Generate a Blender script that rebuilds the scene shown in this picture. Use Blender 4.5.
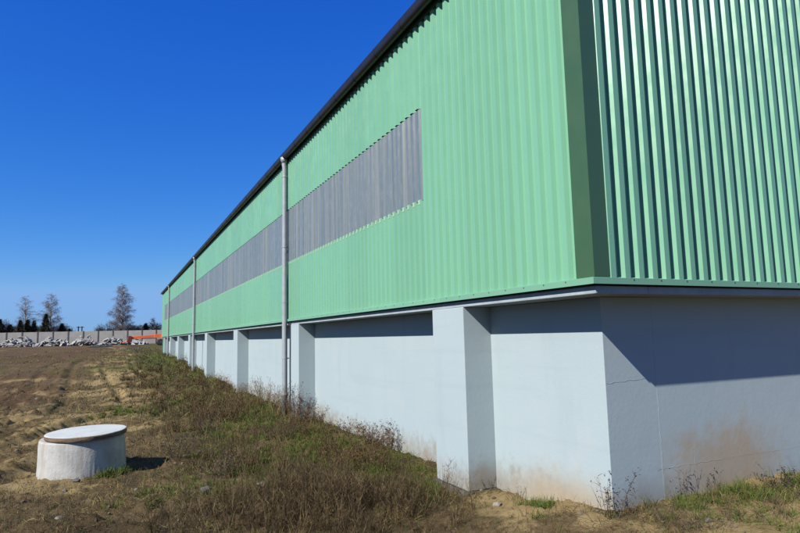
import bpy, math, random
import numpy as np
from mathutils import Vector, Matrix

for o in list(bpy.data.objects):
    bpy.data.objects.remove(o)
scene = bpy.context.scene
col = scene.collection
R = math.radians
PI = math.pi

# ------------------------------------------------------------------ camera
CAM = np.array([-3.601, -3.745, 1.75])
YAW, PITCH, ROLL = 0.4461, 0.1174, 0.0227
F = Vector((math.sin(YAW) * math.cos(PITCH), math.cos(YAW) * math.cos(PITCH), math.sin(PITCH)))
Rt = Vector((math.cos(YAW), -math.sin(YAW), 0))
Up = Rt.cross(F)
cr, sr = math.cos(ROLL), math.sin(ROLL)
right = Rt * cr + Up * -sr
up = Rt * sr + Up * cr
cam_data = bpy.data.cameras.new('camera')
cam = bpy.data.objects.new('camera', cam_data)
col.objects.link(cam)
M = Matrix((right, up, -F)).transposed().to_4x4()
M.translation = Vector(CAM)
cam.matrix_world = M
cam_data.sensor_width = 36.0
cam_data.lens = 36.0 * 589.5 / 800.0
cam_data.clip_start = 0.05
cam_data.clip_end = 5000
scene.camera = cam

# ------------------------------------------------------------------ sky + sun
SUN = Vector((0.722, 0.262, -0.640)).normalized()        # direction the light travels
sun_elev = math.asin(-SUN.z)
sun_az = math.atan2(-SUN.x, -SUN.y)                       # clockwise from +Y
world = bpy.data.worlds.new('World')
scene.world = world
world.use_nodes = True
wn = world.node_tree
wn.nodes.clear()
sky = wn.nodes.new('ShaderNodeTexSky')
sky.sky_type = 'NISHITA'
sky.sun_disc = False
sky.sun_elevation = sun_elev
sky.sun_rotation = sun_az
sky.altitude = 150
sky.air_density = 1.0
sky.dust_density = 0.25
sky.ozone_density = 4.0
hs = wn.nodes.new('ShaderNodeHueSaturation')
hs.inputs['Saturation'].default_value = 1.18
hs.inputs['Value'].default_value = 1.0
bg = wn.nodes.new('ShaderNodeBackground')
bg.inputs['Strength'].default_value = 0.0537
# the camera's colour response to the clear sky: each channel through its own gain and gamma
sepc = wn.nodes.new('ShaderNodeSeparateColor'); comc = wn.nodes.new('ShaderNodeCombineColor')
for i_, (gain, gam, cap) in enumerate(((14.2, 1.45, 2.3), (10.4, .99, 4.4), (11.0, .45, 8.0))):
    m1 = wn.nodes.new('ShaderNodeMath'); m1.operation = 'MULTIPLY'; m1.inputs[1].default_value = .085
    m2 = wn.nodes.new('ShaderNodeMath'); m2.operation = 'POWER'; m2.inputs[1].default_value = gam
    m3 = wn.nodes.new('ShaderNodeMath'); m3.operation = 'MULTIPLY'; m3.inputs[1].default_value = gain
    wn.links.new(sepc.outputs[i_], m1.inputs[0]); wn.links.new(m1.outputs[0], m2.inputs[0])
    wn.links.new(m2.outputs[0], m3.inputs[0]); m4 = wn.nodes.new('ShaderNodeMath'); m4.operation = 'MINIMUM'; m4.inputs[1].default_value = cap
    wn.links.new(m3.outputs[0], m4.inputs[0]); wn.links.new(m4.outputs[0], comc.inputs[i_])
wo = wn.nodes.new('ShaderNodeOutputWorld')
wn.links.new(sky.outputs[0], hs.inputs['Color'])
wn.links.new(hs.outputs[0], sepc.inputs[0])
wn.links.new(comc.outputs[0], bg.inputs['Color'])
wn.links.new(bg.outputs[0], wo.inputs['Surface'])

sd = bpy.data.lights.new('sun', 'SUN')
sd.energy = 5.0
sd.angle = R(0.53)
sd.color = (1.0, 0.95, 0.87)
sun = bpy.data.objects.new('sun', sd)
col.objects.link(sun)
sun.rotation_euler = SUN.to_track_quat('-Z', 'Y').to_euler()
sun.location = (-30, -12, 30)

vs = scene.view_settings
vs.view_transform = 'Standard'
vs.look = 'None'
vs.exposure = 0.9
vs.gamma = 1.0
vs.use_curve_mapping = False

# ------------------------------------------------------------------ numpy noise
def _hash(ix, iy, seed):
    h = (ix.astype(np.int64) * 374761393 + iy.astype(np.int64) * 668265263 + seed * 1274126177) & 0xFFFFFFFF
    h = ((h ^ (h >> 13)) * 1274126177) & 0xFFFFFFFF
    h = h ^ (h >> 16)
    return (h & 0xFFFFFF) / float(0xFFFFFF)

def vnoise(x, y, seed=0):
    x = np.asarray(x, float); y = np.asarray(y, float)
    ix = np.floor(x).astype(np.int64); iy = np.floor(y).astype(np.int64)
    fx = x - ix; fy = y - iy
    fx = fx * fx * fx * (fx * (fx * 6 - 15) + 10); fy = fy * fy * fy * (fy * (fy * 6 - 15) + 10)
    a = _hash(ix, iy, seed); b = _hash(ix + 1, iy, seed)
    c = _hash(ix, iy + 1, seed); d = _hash(ix + 1, iy + 1, seed)
    return (a * (1 - fx) + b * fx) * (1 - fy) + (c * (1 - fx) + d * fx) * fy

def fbm(x, y, s, seed=0, octv=4):
    t = 0; amp = .5; tot = 0
    c, sn = math.cos(.6), math.sin(.6)
    for k in range(octv):
        t = t + amp * vnoise(x * s + 17.3 * k, y * s - 9.1 * k, seed + k)
        tot += amp; amp *= .5
        x, y = x * c - y * sn, x * sn + y * c
        s *= 2.03
    return t / tot

def sstep(a, b, x):
    t = np.clip((np.asarray(x, float) - a) / (b - a), 0, 1)
    return t * t * (3 - 2 * t)

# ------------------------------------------------------------------ mesh helpers
def link(name, me, mat, parent=None):
    o = bpy.data.objects.new(name, me)
    col.objects.link(o)
    if mat is not None and me is not None and not me.materials:
        me.materials.append(mat)
    if parent is not None:
        o.parent = parent
    return o

def tag(o, label=None, cat=None, group=None, kind=None):
    if label: o['label'] = label
    if cat: o['category'] = cat
    if group: o['group'] = group
    if kind: o['kind'] = kind
    return o

def thing(name, label, cat, loc=(0, 0, 0), rz=0.0, group=None):
    o = bpy.data.objects.new(name, None)
    o.empty_display_size = .2
    col.objects.link(o)
    o.location = loc
    o.rotation_euler = (0, 0, rz)
    return tag(o, label, cat, group)

class MB:
    """collects boxes, tubes and polygons into one mesh"""
    def __init__(s): s.v = []; s.f = []
    def add(s, vs_, fs_):
        n = len(s.v); s.v += [tuple(p) for p in vs_]; s.f += [tuple(i + n for i in f) for f in fs_]
    def box(s, x0, x1, y0, y1, z0, z1):
        s.add([(x0, y0, z0), (x1, y0, z0), (x1, y1, z0), (x0, y1, z0), (x0, y0, z1), (x1, y0, z1), (x1, y1, z1), (x0, y1, z1)],
              [(0, 3, 2, 1), (4, 5, 6, 7), (0, 1, 5, 4), (1, 2, 6, 5), (2, 3, 7, 6), (3, 0, 4, 7)])
    def tube(s, pts, rad, n=8, cap=True):
        pts = [Vector(p) for p in pts]
        if not hasattr(rad, '__len__'): rad = [rad] * len(pts)
        vs_ = []; fs_ = []
        for i, p in enumerate(pts):
            t = (pts[min(i + 1, len(pts) - 1)] - pts[max(i - 1, 0)]).normalized()
            a = t.orthogonal().normalized() if abs(t.z) > .99 else t.cross(Vector((0, 0, 1))).normalized()
            if abs(t.z) > .99: a = (Vector((1, 0, 0)) - t * t.x).normalized()
            b = t.cross(a)
            for k in range(n):
                q = 2 * PI * k / n
                vs_.append(p + a * (math.cos(q) * rad[i]) + b * (math.sin(q) * rad[i]))
        for i in range(len(pts) - 1):
            for k in range(n):
                k2 = (k + 1) % n
                fs_.append((i * n + k, i * n + k2, (i + 1) * n + k2, (i + 1) * n + k))
        if cap:
            fs_.append(tuple(range(n))[::-1]); m = (len(pts) - 1) * n
            fs_.append(tuple(m + k for k in range(n)))
        s.add(vs_, fs_)
    def prism(s, poly, axis, a, b):
        """poly in the two other axes, extruded along axis from a to b"""
        n = len(poly); vs_ = []
        for t in (a, b):
            for (p, q) in poly:
                vs_.append({'x': (t, p, q), 'y': (p, t, q), 'z': (p, q, t)}[axis])
        fs_ = [tuple(range(n))[::-1], tuple(range(n, 2 * n))]
        for i in range(n):
            j = (i + 1) % n
            fs_.append((i, j, n + j, n + i))
        s.add(vs_, fs_)
    def mesh(s, name, smooth=False):
        me = bpy.data.meshes.new(name)
        me.from_pydata(s.v, [], s.f)
        me.update()
        if smooth:
            me.polygons.foreach_set('use_smooth', [True] * len(me.polygons))
        return me
    def build(s, name, mat, parent=None, smooth=False, bevel=0):
        o = link(name, s.mesh(name, smooth), mat, parent)
        if bevel:
            b = o.modifiers.new('bevel', 'BEVEL'); b.width = bevel; b.segments = 2; b.limit_method = 'ANGLE'
        return o

def np_mesh(name, V, faces, attrs=None, smooth=False):
    """V (N,3); faces: list of (M,k) int arrays; attrs: dict name -> (N,) floats"""
    me = bpy.data.meshes.new(name)
    V = np.ascontiguousarray(V, dtype=np.float32)
    me.vertices.add(len(V)); me.vertices.foreach_set('co', V.ravel())
    nl = sum(f.size for f in faces); npoly = sum(len(f) for f in faces)
    me.loops.add(nl); me.polygons.add(npoly)
    me.loops.foreach_set('vertex_index', np.concatenate([f.ravel() for f in faces]).astype(np.int32))
    tot = np.concatenate([np.full(len(f), f.shape[1], np.int32) for f in faces])
    st = np.concatenate([[0], np.cumsum(tot)[:-1]]).astype(np.int32)
    me.polygons.foreach_set('loop_start', st)
    me.polygons.foreach_set('loop_total', tot)
    if smooth: me.polygons.foreach_set('use_smooth', np.ones(npoly, dtype=bool))
    for k, a in (attrs or {}).items():
        at = me.attributes.new(k, 'FLOAT', 'POINT')
        at.data.foreach_set('value', np.ascontiguousarray(a, dtype=np.float32))
    me.update(calc_edges=True)
    return me

# ------------------------------------------------------------------ materials
class NT:
    def __init__(s, name, k=.415):
        s.k = k
        s.m = bpy.data.materials.new(name); s.m.use_nodes = True
        s.t = s.m.node_tree; s.p = s.t.nodes['Principled BSDF']
    def n(s, typ, **kw):
        x = s.t.nodes.new(typ)
        for k, v in kw.items(): setattr(x, k, v)
        return x
    def l(s, a, b): s.t.links.new(a, b)
    def coord(s, which='Object'):
        return s.n('ShaderNodeTexCoord').outputs[which]
    def pos(s): return s.n('ShaderNodeNewGeometry').outputs['Position']
    def mapping(s, vec, scale=(1, 1, 1)):
        m = s.n('ShaderNodeMapping'); s.l(vec, m.inputs['Vector']); m.inputs['Scale'].default_value = scale
        return m.outputs[0]
    def noise(s, vec, scale, detail=4, rough=.55, dist=0):
        x = s.n('ShaderNodeTexNoise'); s.l(vec, x.inputs['Vector'])
        x.inputs['Scale'].default_value = scale; x.inputs['Detail'].default_value = detail
        x.inputs['Roughness'].default_value = rough; x.inputs['Distortion'].default_value = dist
        return x.outputs['Fac']
    def ramp(s, fac, stops, interp='LINEAR'):
        x = s.n('ShaderNodeValToRGB'); s.l(fac, x.inputs['Fac'])
        cr_ = x.color_ramp; cr_.interpolation = interp
        while len(cr_.elements) < len(stops): cr_.elements.new(.5)
        for e, (p, c) in zip(cr_.elements, stops):
            e.position = p; e.color = (c, c, c, 1) if not hasattr(c, '__len__') else (*c, 1)
        return x.outputs['Color']
    def mix(s, fac, a, b, mode='MIX'):
        x = s.n('ShaderNodeMix', data_type='RGBA', blend_type=mode)
        for sock, v in ((x.inputs[0], fac), (x.inputs[6], a), (x.inputs[7], b)):
            if hasattr(v, 'is_linked'): s.l(v, sock)
            elif hasattr(v, '__len__'): sock.default_value = (*v, 1)
            else: sock.default_value = v
        return x.outputs[2]
    def math(s, op, a, b=0.0, clamp=False):
        x = s.n('ShaderNodeMath', operation=op); x.use_clamp = clamp
        for sock, v in ((x.inputs[0], a), (x.inputs[1], b)):
            if hasattr(v, 'is_linked'): s.l(v, sock)
            else: sock.default_value = v
        return x.outputs[0]
    def range(s, v, a, b, c=0., d=1.):
        x = s.n('ShaderNodeMapRange', interpolation_type='SMOOTHSTEP'); s.l(v, x.inputs[0])
        for i, q in enumerate((a, b, c, d)): x.inputs[i + 1].default_value = q
        return x.outputs[0]
    def attr(s, name):
        x = s.n('ShaderNodeAttribute'); x.attribute_name = name
        return x.outputs['Fac']
    def sep(s, vec):
        x = s.n('ShaderNodeSeparateXYZ'); s.l(vec, x.inputs[0]); return x.outputs
    def rnd(s): return s.n('ShaderNodeObjectInfo').outputs['Random']
    def bump(s, h, strength=.3, dist=.01):
        x = s.n('ShaderNodeBump'); s.l(h, x.inputs['Height'])
        x.inputs['Strength'].default_value = strength; x.inputs['Distance'].default_value = dist
        s.l(x.outputs[0], s.p.inputs['Normal'])
    def base(s, c):
        # paints are mixed against a bright sun: scale every pigment by one albedo factor
        s.l(s.mix(1.0, c, s.k if hasattr(s.k, '__len__') else (s.k,) * 3, 'MULTIPLY'), s.p.inputs['Base Color'])
    def set(s, rough=None, metal=None, spec=None, coat=None, coat_rough=None):
        if rough is not None:
            if hasattr(rough, 'is_linked'): s.l(rough, s.p.inputs['Roughness'])
            else: s.p.inputs['Roughness'].default_value = rough
        if metal is not None: s.p.inputs['Metallic'].default_value = metal
        if spec is not None: s.p.inputs['Specular IOR Level'].default_value = spec
        if coat is not None: s.p.inputs['Coat Weight'].default_value = coat
        if coat_rough is not None: s.p.inputs['Coat Roughness'].default_value = coat_rough
        return s.m

def simple(name, c, rough=.6, metal=0, var=.12, scale=6., spec=.5, bump=0, k=.415):
    t = NT(name, k)
    nz = t.noise(t.pos(), scale, 5)
    c2 = tuple(v * (1 - var) for v in c); c3 = tuple(min(1, v * (1 + var)) for v in c)
    t.base(t.ramp(nz, [(.3, c2), (.7, c3)]))
    if bump: t.bump(t.noise(t.pos(), scale * 8, 4), bump, .01)
    return t.set(rough, metal, spec)

def mat_cladding(name, c, rough=.27):
    t = NT(name); p = t.pos()
    streak = t.noise(t.mapping(p, (6, 6, .25)), 1.0, 5)
    patch = t.noise(p, .55, 3)
    k = t.mix(t.range(streak, .45, .8, 0, .10), c, tuple(v * .72 + .05 for v in c))
    k = t.mix(t.range(patch, .35, .7, 0, .10), k, tuple(min(1, v * 1.12) for v in c))
    hv = t.n('ShaderNodeHueSaturation'); t.l(k, hv.inputs['Color'])
    t.l(t.math('ADD', t.math('MULTIPLY', t.rnd(), .09), .955), hv.inputs['Value'])
    t.base(hv.outputs[0])
    t.bump(t.noise(t.mapping(p, (1, 1, .35)), 2.2, 2), .25, .01)
    return t.set(t.range(t.noise(p, 3, 4), .3, .7, rough - .04, rough + .07), 0, .75)

def mat_glazing():
    t = NT('corrugated_glazing'); p = t.pos()
    streak = t.noise(t.mapping(p, (9, 9, .12)), 1.0, 5)
    k = t.ramp(streak, [(.3, (.13, .20, .245)), (.5, (.215, .275, .305)), (.62, (.29, .335, .335)), (.8, (.46, .47, .41))])
    mott = t.noise(t.mapping(p, (14, 14, 5)), 1.0, 5, .7)
    k = t.mix(t.range(mott, .45, .72, 0, .45), k, (.38, .41, .41))
    dirt = t.noise(t.mapping(p, (2.5, 2.5, .5)), 1.3, 5)
    k = t.mix(t.range(dirt, .45, .75, 0, .35), k, (.30, .305, .265))
    t.base(k)
    t.p.inputs['Sheen Weight'].default_value = .30; t.p.inputs['Sheen Roughness'].default_value = .45
    t.p.inputs['Sheen Tint'].default_value = (.85, .83, .78, 1)
    return t.set(.26, 0, .6)

def mat_wall():
    t = NT('painted_concrete'); p = t.pos(); x, y, z = t.sep(p)
    c = (.60, .735, .785)
    n1 = t.noise(p, .9, 5); n2 = t.noise(t.mapping(p, (3, 3, .5)), 1.2, 5); n3 = t.noise(p, 9, 5, .7)
    k = t.mix(t.range(n1, .35, .7, 0, .55), c, (.65, .77, .81))
    k = t.mix(t.range(n2, .5, .78, 0, .30), k, (.50, .61, .66))
    k = t.mix(t.range(n3, .62, .75, 0, .25), k, (.68, .76, .79))
    pores = t.noise(p, 60, 3, .6)
    k = t.mix(t.range(pores, .68, .76, 0, .35), k, (.36, .42, .46))
    lift = t.noise(t.mapping(p, (.25, .25, 5)), 1.0, 4)
    k = t.mix(t.range(lift, .52, .66, 0, .16), k, (.50, .60, .65))
    # whitish repaint blots low on the bays
    bl = t.noise(t.mapping(p, (1, 1.1, 1.1)), 1.7, 2)
    k = t.mix(t.math('MULTIPLY', t.range(bl, .58, .72, 0, .5), t.range(z, 1.1, .6), True), k, (.68, .765, .79))
    # soil splash along the foot, strongest in blotches
    big = t.noise(p, .75, 3); fine = t.noise(p, 7, 5, .65)
    foot = t.range(t.math('ADD', z, t.math('MULTIPLY', fine, -.7)), .05, -.30)
    k = t.mix(t.math('MULTIPLY', foot, t.range(big, .3, .65, .15, .8), True), k, (.42, .34, .24))
    def blob(cx, cy, cz, rx, ry, rz, amt, colr, k):
        m = t.n('ShaderNodeVectorMath', operation='SUBTRACT'); t.l(p, m.inputs[0]); m.inputs[1].default_value = (cx, cy, cz)
        d = t.n('ShaderNodeVectorMath', operation='DIVIDE'); t.l(m.outputs[0], d.inputs[0]); d.inputs[1].default_value = (rx, ry, rz)
        ln = t.n('ShaderNodeVectorMath', operation='LENGTH'); t.l(d.outputs[0], ln.inputs[0])
        wob = t.math('ADD', ln.outputs['Value'], t.math('ADD', t.math('MULTIPLY', t.math('SUBTRACT', fine, .5), .9), t.math('MULTIPLY', t.math('SUBTRACT', n2, .5), .8)))
        return t.mix(t.range(wob, 1.0, .25, 0, amt), k, colr)
    k = blob(1.95, .34, .38, 1.15, .4, .58, .66, (.66, .46, .24), k)
    k = blob(.75, .34, .12, .55, .4, .42, .55, (.36, .31, .25), k)
    k = blob(.37, .95, .05, .4, 1.0, .52, .70, (.62, .48, .30), k)
    k = blob(.2, 2.1, .0, .35, .3, .40, .5, (.40, .36, .30), k)
    t.base(k)
    h = t.math('ADD', t.math('MULTIPLY', t.noise(p, 5, 3), .6), t.math('MULTIPLY', t.noise(p, 28, 6, .7), .5))
    t.bump(h, .26, .012)
    return t.set(.82, 0, .3)

def mat_blades(name, stops, rough=.8, k=(.385, .375, .32)):
    t = NT(name, k)
    t.base(t.ramp(t.attr('tint'), stops))
    t.set(rough, 0, .25)
    return t.m

def mat_ground():
    t = NT('soil_and_turf', (.415, .395, .325)); p = t.pos()
    n0 = t.noise(p, .7, 6, .6); n1 = t.noise(p, 3.5, 7, .68); n2 = t.noise(p, 16, 7, .72); n3 = t.noise(p, 70, 4, .7)
    soil = t.mix(t.range(n1, .35, .68), (.15, .108, .060), (.27, .20, .115))
    soil = t.mix(t.range(n2, .5, .7, 0, .65), soil, (.36, .28, .165))
    soil = t.mix(t.range(n2, .46, .30, 0, .7), soil, (.075, .053, .032))
    red = t.mix(t.range(n1, .3, .7), (.12, .070, .036), (.22, .14, .074))
    soil = t.mix(t.attr('red'), soil, red)
    sand = t.mix(t.range(n1, .3, .7), (.40, .30, .155), (.58, .455, .265))
    sand = t.mix(t.range(n2, .55, .75, 0, .5), sand, (.22, .155, .09))
    sand = t.mix(t.range(n3, .6, .75, 0, .5), sand, (.53, .42, .27))
    k = t.mix(t.range(t.math('ADD', t.attr('sand'), t.math('MULTIPLY', t.math('SUBTRACT', n2, .5), .9)), .35, .65), soil, sand)
    green = t.mix(t.range(n2, .3, .7), (.075, .095, .020), (.20, .195, .045))
    k = t.mix(t.range(t.math('ADD', t.attr('green'), t.math('MULTIPLY', t.math('SUBTRACT', n2, .5), 1.3)), .42, .75, 0, .85), k, green)
    k = t.mix(t.range(t.math('ADD', t.attr('dark'), t.math('MULTIPLY', t.math('SUBTRACT', n1, .5), .8)), .45, .8, 0, .7), k, (.075, .058, .034))
    t.base(k)
    h = t.math('ADD', t.math('MULTIPLY', n2, .7), t.math('MULTIPLY', n3, .4))
    t.bump(h, .9, .05)
    return t.set(.95, 0, .15)

def mat_concrete(name, c, dark, scale=5, stain=None, kk=.415):
    t = NT(name, kk); p = t.pos()
    k = t.mix(t.range(t.noise(p, scale, 6, .65), .35, .68), c, dark)
    k = t.mix(t.range(t.noise(p, scale * 7, 5, .7), .58, .74, 0, .6), k, tuple(v * .5 for v in dark))
    if stain:
        k = t.mix(t.range(t.noise(t.mapping(p, (4, 4, .8)), 1.4, 4), .5, .72, 0, .6), k, stain)
    t.base(k)
    t.bump(t.noise(p, scale * 9, 6, .7), .5, .01)
    return t.set(.9, 0, .25)

MT = {
    'green': mat_cladding('green_sheet', (.295, .690, .428)),
    'olive': mat_cladding('olive_trim', (.062, .165, .058), .42),
    'flash': mat_cladding('green_flashing', (.28, .64, .42), .45),
    'glaze': mat_glazing(),
    'wall': mat_wall(),
    'ledge': mat_concrete('ledge_concrete', (.60, .70, .75), (.50, .59, .64), 4),
    'footing': mat_concrete('rough_footing', (.20, .18, .16), (.10, .09, .08), 6),
    'gutter': simple('gutter_dark', (.022, .019, .019), .42, 0, .3, 5),
    'eave': simple('eave_green', (.05, .13, .07), .5),
    'roof': simple('roof_sheet', (.16, .16, .17), .5, .3),
    'zinc': simple('zinc_pipe', (.60, .66, .68), .42, .2, .10, 9),
    'iron': simple('cast_pipe', (.28, .30, .31), .6, .2, .3, 14),
    'cable': simple('dark_cable', (.035, .045, .08), .6),
    'inside': simple('light_blocker', (.12, .12, .12), .9),
    'ground': mat_ground(),
    'ring': mat_concrete('well_concrete', (.72, .72, .69), (.54, .54, .52), 4, (.46, .40, .31), .465),
    'lid': mat_concrete('lid_concrete', (.76, .80, .79), (.66, .70, .70), 3, None, .465),
    'lidedge': mat_concrete('lid_edge_concrete', (.30, .22, .15), (.20, .14, .10), 8),
    'fence': mat_concrete('fence_concrete', (.60, .575, .53), (.50, .48, .445), 1.2),
    'fpost': mat_concrete('fence_post_concrete', (.22, .21, .20), (.15, .145, .14), 2),
    'rubble': mat_concrete('rubble_concrete', (.68, .67, .645), (.50, .49, .47), 1.5),
    'orange': simple('orange_paint', (.95, .19, .05), .45, 0, .05, 2, .5, 0, .75),
    'redbrown': simple('dark_red_paint', (.30, .045, .02), .6),
    'tyre': simple('tyre_rubber', (.03, .03, .03), .8),
    'steel': simple('grey_steel', (.20, .20, .20), .5, .5),
    'tarp': simple('grey_green_tarp', (.045, .065, .055), .8, 0, .3, 3),
    'shed': simple('pale_shed', (.42, .44, .46), .7),
    'birch': mat_concrete('birch_bark', (.66, .60, .54), (.46, .40, .34), 2.0),
    'bark': simple('dark_bark', (.08, .06, .05), .9, 0, .3),
    'twig': mat_blades('birch_twigs', [(0, (.13, .105, .105)), (1, (.33, .275, .27))], .8, .62),
    'needle': mat_blades('dark_needles', [(0, (.022, .026, .018)), (.6, (.060, .062, .038)), (1, (.11, .10, .06))]),
    'gneedle': mat_blades('green_needles', [(0, (.015, .028, .012)), (1, (.05, .075, .025))]),
    'bushtwig': mat_blades('bare_bush_twigs', [(0, (.035, .026, .026)), (1, (.11, .075, .07))]),
    'grass': mat_blades('short_grass', [(0, (.07, .047, .024)), (.25, (.21, .148, .066)), (.5, (.40, .31, .135)), (.62, (.43, .37, .13)), (.66, (.20, .20, .035)), (.85, (.125, .20, .03)), (1, (.08, .20, .025))]),
    'weed': mat_blades('dry_weed_brown', [(0, (.045, .028, .016)), (.5, (.17, .113, .060)), (.85, (.35, .255, .135)), (1, (.50, .39, .22))]),
    'weedred': mat_blades('dry_weed_russet', [(0, (.06, .032, .020)), (.5, (.16, .085, .048)), (1, (.34, .235, .14))]),
    'weedgrey': mat_blades('dry_weed_grey', [(0, (.05, .039, .030)), (.5, (.135, .104, .076)), (1, (.29, .235, .17))]),
    'weeddark': mat_blades('dark_twig_weed', [(0, (.026, .020, .020)), (.6, (.07, .052, .048)), (1, (.16, .13, .11))]),
    'weedmix': mat_blades('dry_weed_mixed', [(0, (.04, .024, .014)), (.45, (.125, .066, .034)), (.8, (.24, .135, .065)), (1, (.38, .27, .14))]),
    'stone': mat_concrete('pale_stone', (.46, .43, .38), (.32, .29, .25), 9),
    'bluestone': simple('grey_blue_scrap', (.30, .34, .38), .6),
}

# ------------------------------------------------------------------ ground
HY = np.array([-400, -30, -6, -3.7, 0, 5, 9, 13, 17, 20, 24.8, 31.8, 38.6, 45, 52, 70, 104, 160, 400, 2000])
HZ = np.array([.3, .10, .02, 0, 0, -.01, -.03, -.03, -.01, .03, .11, .36, .54, .62, .70, 1.02, 1.48, 1.58, 1.62, 1.62])
WELL = (-3.985, 5.72)

def hbase(x, y):
    x = np.asarray(x, float); y = np.asarray(y, float)
    h = np.interp(y, HY, HZ)
    # soil banked up against the gable corner
    h = h + .17 * sstep(1.75, .45, y) * sstep(-1.0, .35, x) + .05 * sstep(.5, 3.2, x) * sstep(2, .3, y)
    # scooped out below the first pier
    h = h - .075 * np.exp(-(((x + .10) / .28) ** 2 + ((y - 2.45) / .55) ** 2))
    # heap edge close to the lens on the left
    h = h + .17 * np.exp(-(((x + 4.35) / .65) ** 2 + ((y - 2.75) / .26) ** 2))
    # mound on which the dry thicket grows
    h = h + .10 * np.exp(-(((x + 1.75) / .75) ** 2 + ((y - 2.2) / .6) ** 2))
    h = h + .10 * np.exp(-(((x + 1.1) / .9) ** 2 + ((y - 9.0) / 2.6) ** 2))
    return h

def rutline(x, y):
    """wheel ruts bending away from the well towards the far yard"""
    c = -3.05 - 3.2 * sstep(17, 3, y) + .5 * np.sin(y * .13)
    return x - c

def hfull(x, y):
    x = np.asarray(x, float); y = np.asarray(y, float)
    d = np.hypot(x - CAM[0], y - CAM[1])
    near = sstep(45, 12, d)
    h = hbase(x, y)
    h = h + (fbm(x, y, .35, 3, 3) - .5) * .14 * sstep(.2, -.8, x) * sstep(140, 60, d)
    rough = .45 + .75 * sstep(-4.3, -6, x) + .5 * sstep(4.4, 3.0, y) * sstep(-.3, -1.2, x)
    h = h + (fbm(x, y, 2.1, 11, 4) - .5) * .12 * rough * sstep(70, 20, d)
    cl = fbm(x, y, 7.5, 21, 3)
    h = h + np.maximum(cl - .52, 0) * .26 * near * rough
    h = h + (fbm(x, y, 14, 41, 2) - .5) * .022 * near
    r = rutline(x, y)
    for c, w, a in ((-.75, .16, .10), (.75, .16, .09), (-1.05, .14, -.06), (.42, .14, -.05), (-2.3, .18, .10), (-3.6, .2, .09), (-2.65, .14, -.05)):
        h = h - a * np.exp(-((r - c) / w) ** 2) * sstep(.25, .55, fbm(x, y, .6, 77, 2)) * sstep(3.2, 6, y) * sstep(60, 25, y)
    return h

def axis(lo, f0, f1, hi, step, grow=1.07):
    a = list(np.arange(f0, f1 + 1e-6, step))
    s = step; v = f1
    while v < hi: s *= grow; v += s; a.append(v)
    s = step; v = f0; b = []
    while v > lo: s *= grow; v -= s; b.append(v)
    return np.array(b[::-1] + a)

gx = axis(-900, -8.5, 3.4, 900, .045, 1.06)
gy = axis(-300, -.6, 11.0, 1500, .045, 1.045)
GX, GY = np.meshgrid(gx, gy)
GZ = hfull(GX, GY)

def masks(x, y):
    r = rutline(x, y)
    n = fbm(x, y, .5, 5, 4); n2 = fbm(x, y, 1.6, 9, 4); n3 = fbm(x, y, .18, 31, 3)
    sand = sstep(2.6, .6, np.abs(r + .1)) * (.52 + 1.1 * (n2 - .42)) * sstep(2.6, 6, y)
    sand = sand + .8 * sstep(1.1, .2, np.abs(r + 2.9)) * n2 * sstep(3, 7, y) * sstep(30, 16, y)
    sand = sand + .5 * sstep(.40, .62, fbm(x, y, .7, 131, 4)) * sstep(-3.5, -5, x)
    sand = sand + 1.1 * np.exp(-(((x - .18) / .50) ** 2 + ((y - 1.35) / .75) ** 2))
    sand = sand + .62 * sstep(-.3, .9, x) * sstep(1.5, .2, y) * (.4 + n2)
    sand = sand + .9 * np.exp(-(((x + 2.45) / .33) ** 2 + ((y - 8.6) / .5) ** 2))
    sand = sand + .55 * np.exp(-(((x + 4.2) / .8) ** 2 + ((y - 4.75) / .5) ** 2))
    sand = sand + .8 * np.exp(-(((x + .15) / .25) ** 2 + ((y - 2.9) / .4) ** 2))
    sand = sand + .4 * sstep(.45, .62, n) * sstep(-5, -8, x) + .3 * sstep(.42, .6, n2) * sstep(70, 30, y)
    green = sstep(-3.4, -1.8, x) * sstep(.40, .60, n2) * 1.0 * sstep(1.5, 3.5, y)
    green = green + 1.0 * np.exp(-(((x + .55) / .45) ** 2 + ((y - 2.9) / .9) ** 2))
    green = green + .8 * np.exp(-(((x + 3.1) / 1.0) ** 2 + ((y - 13.5) / 1.2) ** 2))
    green = green + .7 * np.exp(-(((x + 3.9) / .7) ** 2 + ((y - 9.6) / .45) ** 2))
    green = green + .7 * sstep(.42, .62, n3 * .5 + n * .5) * sstep(20, 34, y) * sstep(80, 48, y)
    green = green + .5 * sstep(60, 85, y)
    green = green + .55 * sstep(.5, .65, n2) * sstep(.2, 1.2, x) * sstep(1, -.5, y)
    dark = .75 * sstep(3.6, 2.4, y) * sstep(-.4, -1.5, x) * (.35 + .9 * (n2 - .2))
    dark = dark + .6 * sstep(.46, .62, fbm(x, y, .9, 55, 4)) * sstep(-.5, -1.5, x) + .50 * sstep(-3.0, -2.0, x) * sstep(1.6, 3, y)
    red = sstep(-4.0, -6.5, x) * sstep(.35, .6, n) * sstep(10, 18, y)
    red = np.maximum(red, .75 * sstep(1.5, .2, np.abs(r - .2)) * sstep(.52, .62, n2) * sstep(14, 18, y))
    red = np.maximum(red, sstep(28, 50, y) * sstep(.35, .55, n3))
    sand = sand * (1 - .28 * sstep(-.9, -2.4, x)) * (1 - .3 * sstep(-3.9, -5.4, x)) * (.55 + .9 * fbm(x, y, 2.7, 141, 4))
    return np.clip(sand, 0, 1), np.clip(green, 0, 1), np.clip(dark, 0, 1), np.clip(red, 0, 1)

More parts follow.
